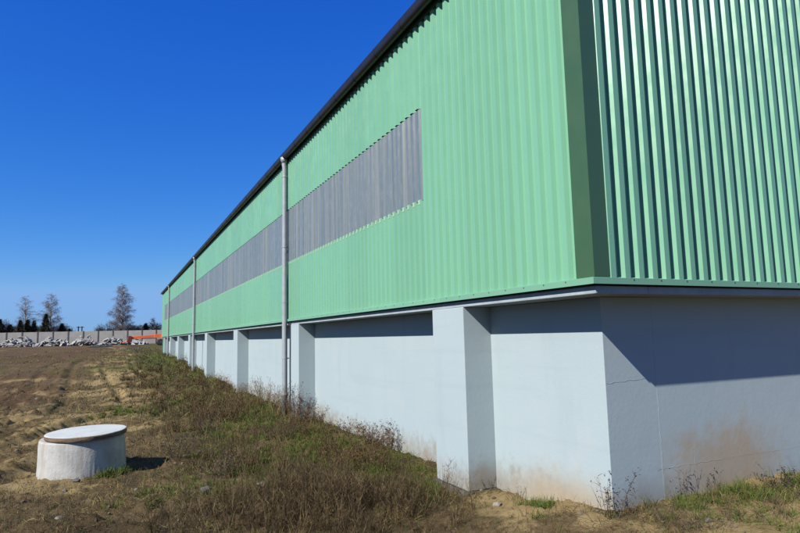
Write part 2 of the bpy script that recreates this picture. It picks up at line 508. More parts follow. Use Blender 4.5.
sa, gr, dk, rd = masks(GX, GY)
V = np.stack([GX.ravel(), GY.ravel(), GZ.ravel()], 1)
nx, ny = len(gx), len(gy)
idx = np.arange(nx * ny).reshape(ny, nx)
Fq = np.stack([idx[:-1, :-1], idx[:-1, 1:], idx[1:, 1:], idx[1:, :-1]], -1).reshape(-1, 4)
ground = link('ground', np_mesh('ground', V, [Fq], {'sand': sa.ravel(), 'green': gr.ravel(), 'dark': dk.ravel(), 'red': rd.ravel()}, True), MT['ground'])
tag(ground, 'rough brown soil yard with sandy wheel tracks and mossy patches', 'ground', kind='structure')

def gz(x, y): return float(hfull(np.array([x]), np.array([y]))[0])

# ------------------------------------------------------------------ warehouse
RW, RF = .374, .339              # how far the concrete walls stand back
ZF0, ZF1 = 2.147, 2.213          # flashing
ZS0 = 2.068                      # underside of the ledge
ZE = 6.02                        # underside of the gutter
WT, WB = 4.80, 3.539
YEND, XEND = 54.6, 20.0
SL = .11
PITCH_R, NR = .164, 6
SW = PITCH_R * NR
wh = thing('warehouse', 'long green corrugated warehouse on pale blue-grey concrete piers and wall', 'warehouse')

# profile of a sheet: pan, flank, crown, flank, pan
def profile(n, side, glaze=False):
    E_, H_, T_ = (.026, .024, .056) if glaze else (.022, .038, .064) if side == 'long' else (.032, .052, .060)
    P_ = PITCH_R - 2 * E_ - T_
    pts = [(0, 0)]
    for k in range(n):
        s0 = k * PITCH_R + P_ / 2
        pts += [(s0, 0), (s0 + E_, H_), (s0 + E_ + T_, H_), (s0 + 2 * E_ + T_, 0)]
    pts.append((n * PITCH_R, 0))
    return pts
def sheet_mesh(name, n, z0, z1, side, top=None, glaze=False):
    vs_ = []; fs_ = []
    pr = profile(n, side, glaze)
    for s, o in pr:
        zt = top(s) if top else z1
        for z in (z0, zt):
            vs_.append((-o, s, z) if side == 'long' else (s, -o, z))
    for i in range(len(pr) - 1):
        a, b = 2 * i, 2 * i + 2
        fs_.append((a, a + 1, b + 1, b) if side == 'long' else (a, b, b + 1, a + 1))
    me = bpy.data.meshes.new(name); me.from_pydata(vs_, [], fs_); me.update()
    return me

m_full = sheet_mesh('cladding_sheet', NR, ZF1 - .02, 6.10, 'long'); m_full.materials.append(MT['green'])
m_low = sheet_mesh('cladding_sheet', NR, ZF1 - .02, WB + .012, 'long'); m_low.materials.append(MT['green'])
m_up = sheet_mesh('cladding_sheet', NR, WT, 6.10, 'long'); m_up.materials.append(MT['green'])
m_gl = sheet_mesh('glazing_sheet', NR, WB, WT + .10, 'long', None, True); m_gl.materials.append(MT['glaze'])
def put(name, me, loc):
    o = bpy.data.objects.new(name, me); col.objects.link(o); o.parent = wh; o.location = loc
    return o
y = 3.02 - 3 * SW
for k in range(3):
    put('cladding_sheet', m_full, (.011, y, 0)); y += SW
ng = 49; fill_y = []
for k in range(ng):
    put('cladding_sheet', m_low, (.018, y, 0))
    put('glazing_sheet', m_gl, (.007, y, 0))
    fill_y.append(y)
    put('cladding_sheet', m_up, (.005, y, 0)); y += SW
while y + SW < YEND + .5:
    put('cladding_sheet', m_full, (.011, y, 0)); y += SW
YEND = y
b = MB()
for y_ in fill_y:
    for k in range(NR):
        s0 = y_ + k * PITCH_R + (PITCH_R - 2 * .022 - .064) / 2
        b.box(.018 - .0415, .018 - .037, s0 + .025, s0 + .083, WB - .055, WB + .008)
o = b.build('filler_strip', simple('filler_foam', (.46, .74, .52), .8), wh); tag(o, kind='stuff')
# gable side
ZL = 4.68
x = .10; k = 0
while x < XEND:
    xx = x
    def topf(s, xx=xx):
        q = xx + s
        return 6.12 + SL * (q if q < XEND / 2 else XEND - q)
    m = sheet_mesh('cladding_sheet', NR, ZF1 - .02, 7, 'gable', topf); m.materials.append(MT['green'])
    put('cladding_sheet', m, (x, .0155, 0)); x += SW
XEND = x

# corner trim: two legs folded round the corner
b = MB()
o_ = .030; L1, L2 = .186, .172
poly = [(-o_, -o_), (L2, -o_), (L2, -o_ + .004), (-o_ + .004, -o_ + .004), (-o_ + .004, L1), (-o_, L1)]
b.prism(poly, 'z', ZF1 - .004, 6.14)
b.build('corner_trim', MT['olive'], wh)
# flashings
def flash_poly(a):     # (outward, z)
    return [(a, ZF0), (a, ZF1 - .012), (-.02, ZF1 + .006), (-.02, ZF1), (a - .004, ZF1 - .016), (a - .004, ZF0)]
b = MB(); y = -.040
while y < YEND:
    y2 = min(y + (3.0 if y > 0 else 2.6), YEND)
    b = MB(); b.prism([(-p, q) for p, q in flash_poly(.052)], 'y', y, y2 - .002)
    if y < 0: b.v = [(p[0], p[0] + .012, p[2]) if p[1] < 0 else p for p in b.v]
    b.build('base_flashing', MT['flash'], wh); y = y2
x = -.0475
while x < XEND:
    x2 = min(x + (3.0 if x > .5 else .95), XEND)
    b = MB(); b.prism([(-p, q) for p, q in flash_poly(.040)], 'x', x, x2 - .003)
    if x < 0: b.v = [(p[1] - .0115, p[1], p[2]) if p[0] < 0 else p for p in b.v]
    b.build('base_flashing', MT['flash'], wh); x = x2
# concrete ledge under the cladding, long side and gable
b = MB(); b.box(.006, .62, .006, YEND, ZS0, ZS0 + .066); b.build('ledge', MT['ledge'], wh, bevel=.006)
b = MB(); b.box(.6225, XEND, .006, .62, ZS0, ZS0 + .066); b.build('ledge', MT['ledge'], wh, bevel=.006)
# unseen boxes added behind the cladding so that no light leaks through
b = MB(); b.box(.035, .06, .05, YEND, ZS0 + .07, 6.05); b.build('light_blocker', MT['inside'], wh)
b = MB(); b.box(.0625, XEND, .05, .075, ZS0 + .07, 6.05); b.build('light_blocker', MT['inside'], wh)
# piers
edges = [(2.125, 2.865), (9.06, 9.72), (16.5, 17.23), (24.0, 24.72), (31.05, 31.77), (37.85, 38.56), (44.33, 45.04), (51.0, 51.7)]
for i, (a, c) in enumerate(edges):
    zb = 0.0 if i == 0 else float(hbase(0, (a + c) / 2)) - .4
    b = MB(); b.box(.0, RW + .02, a, c, zb, ZS0 - .0005)
    b.build('pier', MT['wall'], wh, bevel=.008)
# rough footing below the first pier
rng = np.random.default_rng(4)
b = MB(); yy = np.linspace(2.10, 2.90, 14)
vs_ = []; fs_ = []
for j, q in enumerate(yy):
    for i, z in enumerate((-.35, -.12, -.05, -.004)):
        vs_.append((-.025 + rng.uniform(-.02, .02) - (.01 if i < 2 else 0), q, z + (rng.uniform(-.012, .004) if 0 < i < 3 else 0)))
    vs_.append((RW, q, -.004)); vs_.append((RW, q, -.35))
for j in range(len(yy) - 1):
    for i in range(5):
        fs_.append((j * 6 + i, j * 6 + i + 1, j * 6 + 7 + i, j * 6 + 6 + i))
fs_.append(tuple(range(6))); fs_.append(tuple(13 * 6 + i for i in range(6))[::-1])
b.add(vs_, fs_); b.build('footing', MT['footing'], wh)
# infill walls bay by bay
b = MB(); b.prism([(RW, RF), (1.018, RF), (1.018, RF + .2805), (RW + .28, RF + .28), (RW + .28, 2.420), (RW, 2.420)], 'z', -.6, ZS0 - .0015)
b.build('wall_panel', MT['wall'], wh, bevel=.006)
marks = [edges[0][0] + .3] + [e[0] + .3 for e in edges[1:]] + [YEND]
for i in range(len(marks) - 1):
    b = MB(); b.box(RW, RW + .28, marks[i], marks[i + 1] - .003, -.6, ZS0 - .0015)
    b.build('wall_panel', MT['wall'], wh, bevel=.006)
# gable wall, cast in lifts
joints = [1.0185, 4.2, 7.4, 10.6, 13.8, 17.0, XEND]
for i in range(len(joints) - 1):
    for z0, z1 in ((-.6, .470), (.4705, ZS0 - .0015)):
        b = MB(); b.box(joints[i] - (.010 if i == 0 else 0), joints[i + 1] - .0005, RF - .0008, RF + .279, z0, z1)
        b.build('wall_panel', MT['wall'], wh)
# raised mortar seams smeared over the gable joints
def seam(pts, w, d, seed):
    rg = random.Random(seed); vs_ = []; fs_ = []
    P = [Vector(p) for p in pts]; dense = []
    for a, c in zip(P[:-1], P[1:]):
        n = max(2, int((c - a).length / .035))
        dense += [a.lerp(c, k / n) for k in range(n)]
    dense.append(P[-1])
    for i, p in enumerate(dense):
        t = (dense[min(i + 1, len(dense) - 1)] - dense[max(i - 1, 0)]).normalized()
        nrm = Vector((0, -1, 0)); s = t.cross(nrm)
        p = p + s * rg.uniform(-.008, .008); ww = w * rg.uniform(.45, 1.3); dd = d * rg.choice([.15, .5, 1, 1.2])
        vs_ += [p + s * ww, p + nrm * dd, p - s * ww]
    for i in range(len(dense) - 1):
        for j in (0, 1): fs_.append((i * 3 + j, i * 3 + j + 1, i * 3 + 4 + j, i * 3 + 3 + j))
    b = MB(); b.add(vs_, fs_); b.build('mortar_seam', MT['wall'], wh)
fy = RF - .0012
seam([(1.02, fy, -.05), (1.02, fy, 1.25), (1.02, fy, ZS0 - .02)], .005, .0008, 1)
seam([(.95, fy, .468), (1.5, fy, .474), (2.6, fy, .468), (3.6, fy, .470), (6.2, fy, .47)], .005, .0008, 2)
seam([(RW + .01, fy, 1.285), (.70, fy, 1.30), (1.0, fy, 1.315)], .005, .0006, 3)
seam([(1.46, fy, .20), (1.46, fy, .60)], .006, .0007, 4)
# end and rear walls, roof
b = MB(); b.box(.06, XEND, YEND - .06, YEND - .005, 0, 6.1); b.build('end_wall', MT['green'], wh)
b = MB(); b.prism([(.06, 6.101), (XEND - .01, 6.101), (XEND / 2, 6.1 + SL * XEND / 2)], 'y', YEND - .06, YEND - .006); b.build('end_gable', MT['green'], wh)
b = MB(); b.box(XEND - .05, XEND - .003, .1, YEND - .07, 0, 6.1); b.build('rear_wall', MT['green'], wh)
h = XEND / 2
b = MB(); b.prism([(-.10, 6.118), (h, 6.13 + SL * h), (h, 6.18 + SL * h), (-.10, 6.16)], 'y', -.05, YEND + .05); b.build('roof_slope', MT['roof'], wh)
b = MB(); b.prism([(h + .002, 6.13 + SL * h), (XEND + .1, 6.118), (XEND + .1, 6.16), (h + .002, 6.18 + SL * h)], 'y', -.05, YEND + .05); b.build('roof_slope', MT['roof'], wh)
# top trim below the gutter, gutter and its brackets
b = MB(); b.prism([(-.034, ZE - .045), (-.034, 6.10), (-.030, 6.10), (-.030, ZE - .045)], 'y', .192, YEND); b.build('top_trim', MT['eave'], wh)
gp = []
for k in range(13):
    a = PI + PI * k / 12
    gp.append((-.115 + .065 * math.cos(a), 6.085 + .075 * math.sin(a)))
outer = [(-.182, 6.148)] + gp + [(-.048, 6.115)]
inner = [(p + (.003 if p < -.115 else -.003), q + .004) for p, q in outer][::-1]
b = MB(); b.prism(outer + inner, 'y', -.04, YEND + .04); b.build('gutter', MT['gutter'], wh)
bm_ = MB()
br = [(p * 1.0 - (.004 if p < -.115 else -.004), q - .004) for p, q in outer]
bm_.prism(br + [(p + (.003 if p < -.115 else -.003), q + .003) for p, q in br][::-1], 'y', -.012, .012)
brm = bm_.mesh('gutter_bracket'); brm.materials.append(MT['gutter'])
y = .5
while y < YEND: put('gutter_bracket', brm, (0, y, 0)); y += .92
# screws
b = MB()
for k in range(180):
    y = .30 + .3 * k
    if y > YEND: break
    b.box(-.0545, -.050, y - .006, y + .006, ZF1 - .032, ZF1 - .020)
for k in range(40):
    b.box(.4 + .33 * k, .412 + .33 * k, -.0425, -.038, ZF1 - .032, ZF1 - .020)
o = b.build('screws', MT['steel'], wh); tag(o, kind='stuff')
# downpipes
def downpipe(y, iron, cable):
    zb = float(hbase(-.1, y)) - .15
    g = float(hbase(-.1, y))
    b = MB(); b.tube([(-.115, y, 6.03), (-.115, y, 5.90), (-.105, y, 5.82), (-.105, y, 3.2)], [.062, .060, .058, .058], 16, False)
    b.tube([(-.105, y, 3.24), (-.105, y, g + (.42 if iron else -.1))], .062, 16, False)
    p = b.build('downpipe', MT['zinc'], wh, True)
    if iron:
        b = MB(); b.tube([(-.105, y, g + .50), (-.105, y, g + .46), (-.105, y, g + .44), (-.105, y, zb)], [.078, .078, .067, .067], 16)
        b.build('cast_shoe', MT['iron'], p, True)
    for z in (5.6, 3.9, 2.6, 1.3):
        b = MB(); b.tube([(-.105, y, z - .016), (-.105, y, z + .016)], .0665, 16)
        b.box(-.05, .0, y - .012, y + .012, z - .01, z + .01)
        b.build('pipe_clamp', MT['zinc'], p)
    b = MB(); b.tube([(-.115, y, 6.07), (-.115, y, 6.0), (-.115, y, 5.93)], [.095, .085, .062], 14)
    b.build('outlet', MT['zinc'], p, True)
    if cable:
        b = MB(); b.tube([(-.012, y - .16, 2.14), (-.02, y - .16, 1.2), (-.018, y - .155, zb)], .014, 8)
        b.build('ground_cable', MT['cable'], p)
downpipe(9.86, True, True)
downpipe(28.3, False, False)
downpipe(45.5, False, False)

# ------------------------------------------------------------------ concrete well
wl = thing('concrete_well', 'round whitish concrete well ring with flat lid standing in the yard', 'well', (WELL[0], WELL[1], gz(*WELL) - .03))
wl.rotation_euler = (R(.9), R(-1.5), R(6))
def lathe(b, prof, n=56, wob=0, seed=0, c=(0, 0)):
    rg = np.random.default_rng(seed); ph = rg.uniform(0, 6.28, (len(prof), 3)); vs_ = []; fs_ = []
    for i, (r, z) in enumerate(prof):
        for k in range(n):
            a = 2 * PI * k / n
            rr = r + wob * (math.sin(3 * a + ph[i, 0]) + math.sin(7 * a + ph[i, 1]) + .7 * math.sin(13 * a + ph[i, 2])) / 2
            vs_.append((c[0] + rr * math.cos(a), c[1] + rr * math.sin(a), z))
    for i in range(len(prof) - 1):
        for k in range(n):
            k2 = (k + 1) % n; fs_.append((i * n + k, i * n + k2, (i + 1) * n + k2, (i + 1) * n + k))
    fs_.append(tuple(range(n))[::-1]); fs_.append(tuple((len(prof) - 1) * n + k for k in range(n)))
    b.add(vs_, fs_)
b = MB(); lathe(b, [(.550, -.25), (.545, .05), (.538, .25), (.531, .42), (.524, .50), (.510, .520), (.44, .522)], 64, .003, 2)
b.build('ring', MT['ring'], wl, False)
b = MB(); lathe(b, [(.46, .5245), (.502, .528), (.508, .545), (.507, .572), (.501, .582)], 64, .004, 5, (.040, -.065))
lid = b.build('lid', MT['lidedge'], wl)
b = MB(); lathe(b, [(.501, .5825), (.496, .588), (.482, .591)], 64, .004, 5, (.040, -.065))
b.build('lid_top', MT['lid'], lid)

# ------------------------------------------------------------------ far fence
FH = R(-11.8)
P0 = np.array([CAM[0] - 16.0, CAM[1] + 105.9])
fd = np.array([math.cos(FH), math.sin(FH)])
fence_base = float(hbase(0, 100)) + .02
PW = 2.10
fc = thing('concrete_fence', 'grey precast concrete panel fence with dark posts at far end of yard', 'fence', (P0[0], P0[1], fence_base), FH)
pm = MB()
for k in range(4):
    pm.prism([(-.03, .03 + k * .525), (-.03, .53 + k * .525), (-.018, .552 + k * .525), (.03, .552 + k * .525), (.03, .03 + k * .525)], 'x', .07, PW - .07)
pme = pm.mesh('fence_panel'); pme.materials.append(MT['fence'])
pm = MB(); pm.box(-.075, .075, -.085, .085, -.5, 2.16); pm.prism([(-.075, -.085), (.075, -.085), (.075, .085), (-.075, .085)], 'z', 2.1605, 2.19)
fpe = pm.mesh('fence_post'); fpe.materials.append(MT['fpost'])
for i in range(-22, 20):
    a = bpy.data.objects.new('fence_post', fpe); col.objects.link(a); a.parent = fc; a.location = (i * PW + .9, 0, 0)
    a = bpy.data.objects.new('fence_panel', pme); col.objects.link(a); a.parent = fc; a.location = (i * PW + .9, 0, 0)

# ------------------------------------------------------------------ rubble heaps in front of the fence
def slab_mesh(rg):
    n = rg.randint(5, 7); a0 = rg.uniform(0, 6); poly = []
    for k in range(n):
        a = a0 + 2 * PI * k / n + rg.uniform(-.25, .25); r = rg.uniform(.7, 1.1)
        poly.append((r * math.cos(a), r * math.sin(a) * .75))
    b = MB(); t = rg.uniform(.18, .42)
    b.prism(poly, 'z', -t / 2, t / 2)
    b.v = [(v[0] + rg.uniform(-.06, .06), v[1] + rg.uniform(-.06, .06), v[2] + rg.uniform(-.05, .05)) for v in b.v]
    me = b.mesh('slab'); me.materials.append(MT['rubble']); return me
rg = random.Random(8)
slabs = [slab_mesh(rg) for k in range(10)]
heaps = [(-9.5, 4.0, 1.15, 'far left rubble heap, cut by the left picture edge'), (-2.0, 2.0, 1.05, 'leftmost whole heap of pale broken concrete before the fence'),
         (3.2, 2.6, 1.45, 'long pale heap of broken concrete below the left birches'), (8.0, 2.2, 1.2, 'pale broken concrete heap below the conifer clump'),
         (12.3, 2.1, 1.3, 'pale broken concrete heap between bush and conifers'), (16.3, 1.9, 1.15, 'pale broken concrete heap left of the tall birch'),
         (19.6, 1.3, .75, 'low rubble heap beside the orange boom tip')]
heaps[0] = (-6.6, 2.2, 1.15, 'darker rubble heap at the left picture edge')
for s, half, hh, lab in heaps:
    c = P0 + fd * s + np.array([-fd[1], fd[0]]) * -2.0
    z0 = float(hbase(c[0], c[1]))
    t = thing('rubble_heap', lab, 'rubble', (c[0], c[1], z0), FH, 'rubble heaps along the fence')
    n = int(half * 34)
    for k in range(n):
        u = rg.uniform(-1, 1); q = rg.uniform(-1, 1); top = hh * max(.15, (1 - abs(u) ** 2.2)) * (1 - .55 * abs(q))
        o = bpy.data.objects.new('slab', rg.choice(slabs)); col.objects.link(o); o.parent = t
        o.location = (u * half, q * 1.1, top * rg.uniform(.15, 1.15))
        sc = rg.uniform(.22, .60); o.scale = (sc, sc, sc * rg.uniform(.7, 1.2))
        o.rotation_euler = (rg.uniform(-.9, .9), rg.uniform(-.7, .7), rg.uniform(0, 6.3))

# ------------------------------------------------------------------ orange boom lift at the end of the building
bl = thing('boom_lift', 'orange boom lift with horizontal boom, half hidden behind warehouse end', 'boom lift', (2.9, 86.0, float(hbase(2.9, 86))), R(2))
g0 = 0
def bx(name, dims, mat, par=bl, bev=.03):
    b = MB(); b.box(*dims); return b.build(name, mat, par, bevel=bev)
bx('chassis', (-1.6, 1.7, -.75, .75, .45, .80), MT['steel'])
for sx in (-1.15, 1.2):
    for sy in (-.95, .95):
        b = MB(); b.tube([(sx, sy - .16, .45), (sx, sy - .12, .45), (sx, sy + .12, .45), (sx, sy + .16, .45)], [.36, .45, .45, .36], 18)
        w = b.build('wheel', MT['tyre'], bl)
        b = MB(); b.tube([(sx, sy - .165, .45), (sx, sy + .165, .45)], .2, 12); b.build('rim', MT['steel'], w)
bx('turret', (-.9, 1.5, -.6, .6, .82, 1.42), MT['orange'])
b = MB()
b.prism([(-1.9, 1.00), (1.2, 1.14), (1.2, 1.66), (-1.9, 1.56)], 'y', -.22, .22); b.build('boom_root', MT['orange'], bl, bevel=.02)
b = MB(); b.prism([(-4.85, .92), (-1.9, 1.08), (-1.9, 1.48), (-4.85, 1.28)], 'y', -.14, .14); b.build('boom', MT['orange'], bl, bevel=.02)
b = MB(); b.tube([(-1.6, -.3, .98), (-3.5, -.3, .99)], .06, 10); b.build('hydraulic_ram', MT['steel'], bl)
b = MB(); b.prism([(-5.45, .55), (-5.2, .42), (-4.80, .5), (-4.72, .98), (-4.85, 1.36), (-5.22, 1.36), (-5.3, .95)], 'y', -.34, .34); b.build('boom_head', MT['redbrown'], bl, bevel=.03)
b = MB(); b.tube([(-5.35, 0, .62), (-5.95, 0, .42)], .07, 8); b.build('head_arm', MT['orange'], bl)

# tarp lying in the yard
b = MB(); rg2 = random.Random(3); nxx, nyy = 16, 7; vs_ = []; fs_ = []
for j in range(nyy):
    for i in range(nxx):
        u, v = i / (nxx - 1) * 2 - 1, j / (nyy - 1) * 2 - 1
        hgt = .02 + .30 * max(0, 1 - u * u) * max(0, 1 - v * v) * (0.5 + .8 * rg2.random())
        vs_.append((u * 1.5 + rg2.uniform(-.06, .06), v * .8 + rg2.uniform(-.05, .05), hgt))
for j in range(nyy - 1):
    for i in range(nxx - 1):
        q = j * nxx + i; fs_.append((q, q + 1, q + nxx + 1, q + nxx))
b.add(vs_, fs_); b.box(-1.3, 1.3, -.7, .7, -.05, .02)
o = b.build('tarp', MT['tarp']); o.location = (-5.6, 84, float(hbase(-5.6, 84)) + .02)
tag(o, 'dark grey-green tarp lying on the grass before the rubble', 'tarp')

# ------------------------------------------------------------------ trees beyond the fence
def at(u, depth):
    """ground point seen in column u (800 px wide picture) at a depth along the view"""
    xx = (u - 400) / 589.5
    v = F + right * xx
    return CAM[0] + v.x * depth, CAM[1] + v.y * depth

def ribbons(P0_, P1_, P2_, w, tint, rs, tipw=.25):
    """two-segment ribbons; all args arrays (N,3)/(N,)"""
    N = len(P0_)
    d = P2_ - P0_
    a = rs.normal(size=(N, 3)); s = np.cross(d, a); s /= (np.linalg.norm(s, axis=1, keepdims=True) + 1e-9)
    s = s * w[:, None] * .5
    V_ = np.stack([P0_ - s, P0_ + s, P1_ - s * .8, P1_ + s * .8, P2_ - s * tipw, P2_ + s * tipw], 1).reshape(-1, 3)
    i = np.arange(N) * 6
    F_ = np.concatenate([np.stack([i, i + 1, i + 3, i + 2], 1), np.stack([i + 2, i + 3, i + 5, i + 4], 1)])
    return V_, F_, np.repeat(tint, 6)

def build_ribbons(name, parts, mat, parent=None, seed=0):
    rs = np.random.default_rng(seed)
    P0_ = np.concatenate([p[0] for p in parts]); P1_ = np.concatenate([p[1] for p in parts]); P2_ = np.concatenate([p[2] for p in parts])
    w = np.concatenate([p[3] for p in parts]); t = np.concatenate([p[4] for p in parts])
    V_, F_, T = ribbons(P0_, P1_, P2_, w, t, rs)
    return link(name, np_mesh(name, V_, [F_], {'tint': T}), mat, parent)

def bare_tree(name, label, u, depth, H, spread, seed, bark, twigmat, nl=46, ntw=70, shape='oval', low=.14, droop=.25, group=None, dens=1.0):
    rs = np.random.default_rng(seed)
    x, y = at(u, depth)
    t = thing(name, label, 'tree', (x, y, float(hbase(x, y)) - .05), 0, group)
    # trunk
    pts = []; rad = []
    lean = rs.normal(0, .015, 2)
    for k in range(11):
        q = k / 10
        pts.append((lean[0] * H * q + .10 * math.sin(q * 5 + seed), lean[1] * H * q + .08 * math.sin(q * 4 + 1), H * q * .97))
        rad.append(max(.012, .022 * H * .62 * (1 - q) ** .85 + .012))
    b = MB(); b.tube(pts, rad, 9); b.build('trunk', bark, t, True)
    pts = np.array(pts); rad = np.array(rad)
    lb = MB(); P = [[], [], [], [], []]
    for k in range(nl):
        q = low + (1 - low) * (k + rs.uniform(0, 1)) / nl
        base = np.array([np.interp(q, np.linspace(0, 1, 11), pts[:, i]) for i in range(3)])
        r0 = np.interp(q, np.linspace(0, 1, 11), rad)
        if shape == 'oval': L = spread * (math.sin(PI * min(1, (q - low) / (1 - low) * .86 + .14)) ** .7)
        elif shape == 'birch': L = spread * min(1, (q - low) / .22 + .45) * (1 - q) ** .5 + .25
        elif shape == 'cone': L = spread * (1 - q) ** .75 + .25
        else: L = spread * rs.uniform(.7, 1.1)
        L *= rs.uniform(.65, 1.15)
        az = k * 2.4 + rs.uniform(-.5, .5); el = rs.uniform(.15, 1.05)
        d = np.array([math.cos(az) * math.cos(el), math.sin(az) * math.cos(el), math.sin(el)])
        p1 = base + d * L * .5; p2 = base + d * L + np.array([0, 0, -droop * L * .35])
        lb.tube([base, p1, p2], [min(r0 * .4, .032), min(.018, r0 * .25), .005], 5, False)
        n = max(6, int(ntw * dens * (L / spread) ** 1.2))
        f = rs.uniform(.2, 1.0, n)
        o0 = base + (p1 - base) * np.minimum(f * 2, 1)[:, None] + (p2 - p1) * np.maximum(f * 2 - 1, 0)[:, None]
        dd = rs.normal(size=(n, 3)); dd /= np.linalg.norm(dd, axis=1, keepdims=True)
        dd = dd * .9 + d * .7; dd[:, 2] += .15
        ln = rs.uniform(.35, .95, n) * (.35 + .18 * L)
        m = o0 + dd * ln[:, None] * .5; e = o0 + dd * ln[:, None]; e[:, 2] -= droop * ln
        P[0].append(o0); P[1].append(m); P[2].append(e); P[3].append(rs.uniform(.012, .022, n)); P[4].append(rs.uniform(0, 1, n))
        # second order
        n2 = n * 9; i = rs.integers(0, n, n2); ff = rs.uniform(.2, 1, n2)[:, None]
        s0 = o0[i] + (e[i] - o0[i]) * ff
        d2 = rs.normal(size=(n2, 3)); d2 /= np.linalg.norm(d2, axis=1, keepdims=True); d2 = d2 + dd[i] * .5
        l2 = rs.uniform(.15, .5, n2)[:, None] * (.5 + .1 * L)
        e2 = s0 + d2 * l2; e2[:, 2] -= droop * l2[:, 0] * 1.2
        P[0].append(s0); P[1].append((s0 + e2) / 2 + d2 * .02); P[2].append(e2); P[3].append(rs.uniform(.007, .012, n2)); P[4].append(rs.uniform(0, 1, n2))
    crown = lb.build('crown', bark if bark is not MT['birch'] else MT['bark'], t)
    build_ribbons('twigs', [tuple(np.concatenate(a) for a in P)], twigmat, crown, seed)
    return t

bare_tree('birch_tree', 'tall bare birch with white trunk beside the warehouse end', 124, 104, 10.6, 2.6, 5, MT['birch'], MT['twig'], 110, 52, 'birch', .08, .5)
bare_tree('birch_tree', 'sparse bare birch, left of the two birches behind conifers', 27, 108, 9.2, 2.5, 6, MT['birch'], MT['twig'], 70, 24, 'birch', .20, .5)
bare_tree('birch_tree', 'bare birch behind the tallest dark conifer, right of two', 53, 108, 9.4, 2.8, 7, MT['birch'], MT['twig'], 84, 38, 'birch', .14, .5)
bare_tree('small_tree', 'small bare pointed tree close to the warehouse end', 154.5, 112, 4.7, 1.1, 9, MT['bark'], MT['bushtwig'], 30, 40, 'cone', .12, .1)

def conifer(label, u, depth, H, rad, seed, mat, group=None):
    rs = np.random.default_rng(seed); x, y = at(u, depth)
    t = thing('conifer_tree', label, 'tree', (x, y, float(hbase(x, y)) - .05), 0, group)
    b = MB(); b.tube([(0, 0, 0), (0, 0, H * .5), (0, 0, H * .98)], [.12, .07, .01], 7); b.build('trunk', MT['bark'], t, True)
    n = int(3600 * H * rad / 3)
    q = rs.uniform(0, 1, n) ** 1.25; az = rs.uniform(0, 6.283, n)
    lob = 1 + .22 * np.sin(az * 3 + seed) + .34 * np.sin(q * 26 + az * 2)
    tab = rs.uniform(.45, 1.25, (11, 8)); lob = lob * tab[(q * 10.99).astype(int), ((az / 6.2832 + q * 3) % 1 * 7.99).astype(int)]
    rr = rad * (1 - q) ** .95 * lob * np.sqrt(rs.uniform(.02, 1.1, n)) + .03; z = .25 + q * (H - .25)
    o0 = np.stack([rr * np.cos(az), rr * np.sin(az), z], 1)
    d = np.stack([np.cos(az), np.sin(az), rs.uniform(-.5, .7, n)], 1) + rs.normal(0, .35, (n, 3))
    ln = (rs.uniform(.10, .42, n) * (1.15 - .5 * q))[:, None]
    e = o0 + d * ln
    build_ribbons('crown', [(o0, (o0 + e) / 2, e, rs.uniform(.025, .06, n), rs.uniform(0, 1, n))], mat, t, seed)
cg = 'dark conifers beyond the fence'
for lab, u, H, r, s in [('dark conifer beyond the fence at the left picture edge', 3, 4.9, 1.5, 1), ('low dark conifer beyond fence, second from left edge', 13.5, 3.9, 1.4, 2),
                        ('narrow dark conifer left of the sparse birch trunk', 23.5, 4.6, 1.2, 3), ('narrow dark conifer just right of sparse birch trunk', 30.5, 4.7, 1.15, 4),
                        ('slim dark conifer left of the tallest conifer', 37, 4.5, 1.1, 5), ('tallest dark pointed conifer, in front of the right birch of the pair', 48.5, 5.6, 1.35, 6),
                        ('dark conifer standing alone right of the birch pair', 64.5, 3.9, 1.25, 8), ('low dark conifer, last before open sky', 72, 2.9, .95, 9)]:
    conifer(lab, u, 106 + (s % 3), H, r, s, MT['needle'], cg)
conifer('small green conifer between tall birch and warehouse', 147.5, 108, 3.6, 1.15, 12, MT['gneedle'])

def bush(label, u, depth, H, w, seed):
    rs = np.random.default_rng(seed); x, y = at(u, depth)
    n = 6000; az = rs.uniform(0, 6.283, n)
    k = rs.uniform(0, 1, n); f = rs.uniform(.1, 1, n)
    tip = np.stack([np.cos(az) * w * np.sqrt(k), np.sin(az) * w * np.sqrt(k), H * np.sqrt(np.maximum(0, 1.02 - k)) * rs.uniform(.7, 1.05, n)], 1)
    o0 = tip * f[:, None]; o0[:, :2] *= .8
    d = tip / np.linalg.norm(tip, axis=1, keepdims=True) + rs.normal(0, .45, (n, 3))
    e = o0 + d * rs.uniform(.2, .6, n)[:, None]
    o = build_ribbons('bare_bush', [(o0, (o0 + e) / 2, e, rs.uniform(.014, .034, n), rs.uniform(0, 1, n))], MT['bushtwig'], None, seed)
    o.location = (x, y, float(hbase(x, y)))
    tag(o, label, 'bush')
bush('round bare brown bush beyond the fence, left of tall birch', 102, 106, 3.3, 1.5, 1)
bush('low bare bush at the foot of the tall birch, left side', 115, 107, 2.9, 1.5, 2)
bush('low bare bush at the foot of the tall birch, right side', 133, 107, 3.2, 1.6, 3)
bush('reddish bare bush left of the small green conifer', 140, 108, 2.9, 1.1, 4)
bush('bare bush between leftmost conifers and sparse birch', 9, 111, 4.9, 1.6, 5)
bush('bare bush behind the small green conifer next to warehouse', 158, 112, 3.2, 1.3, 6)

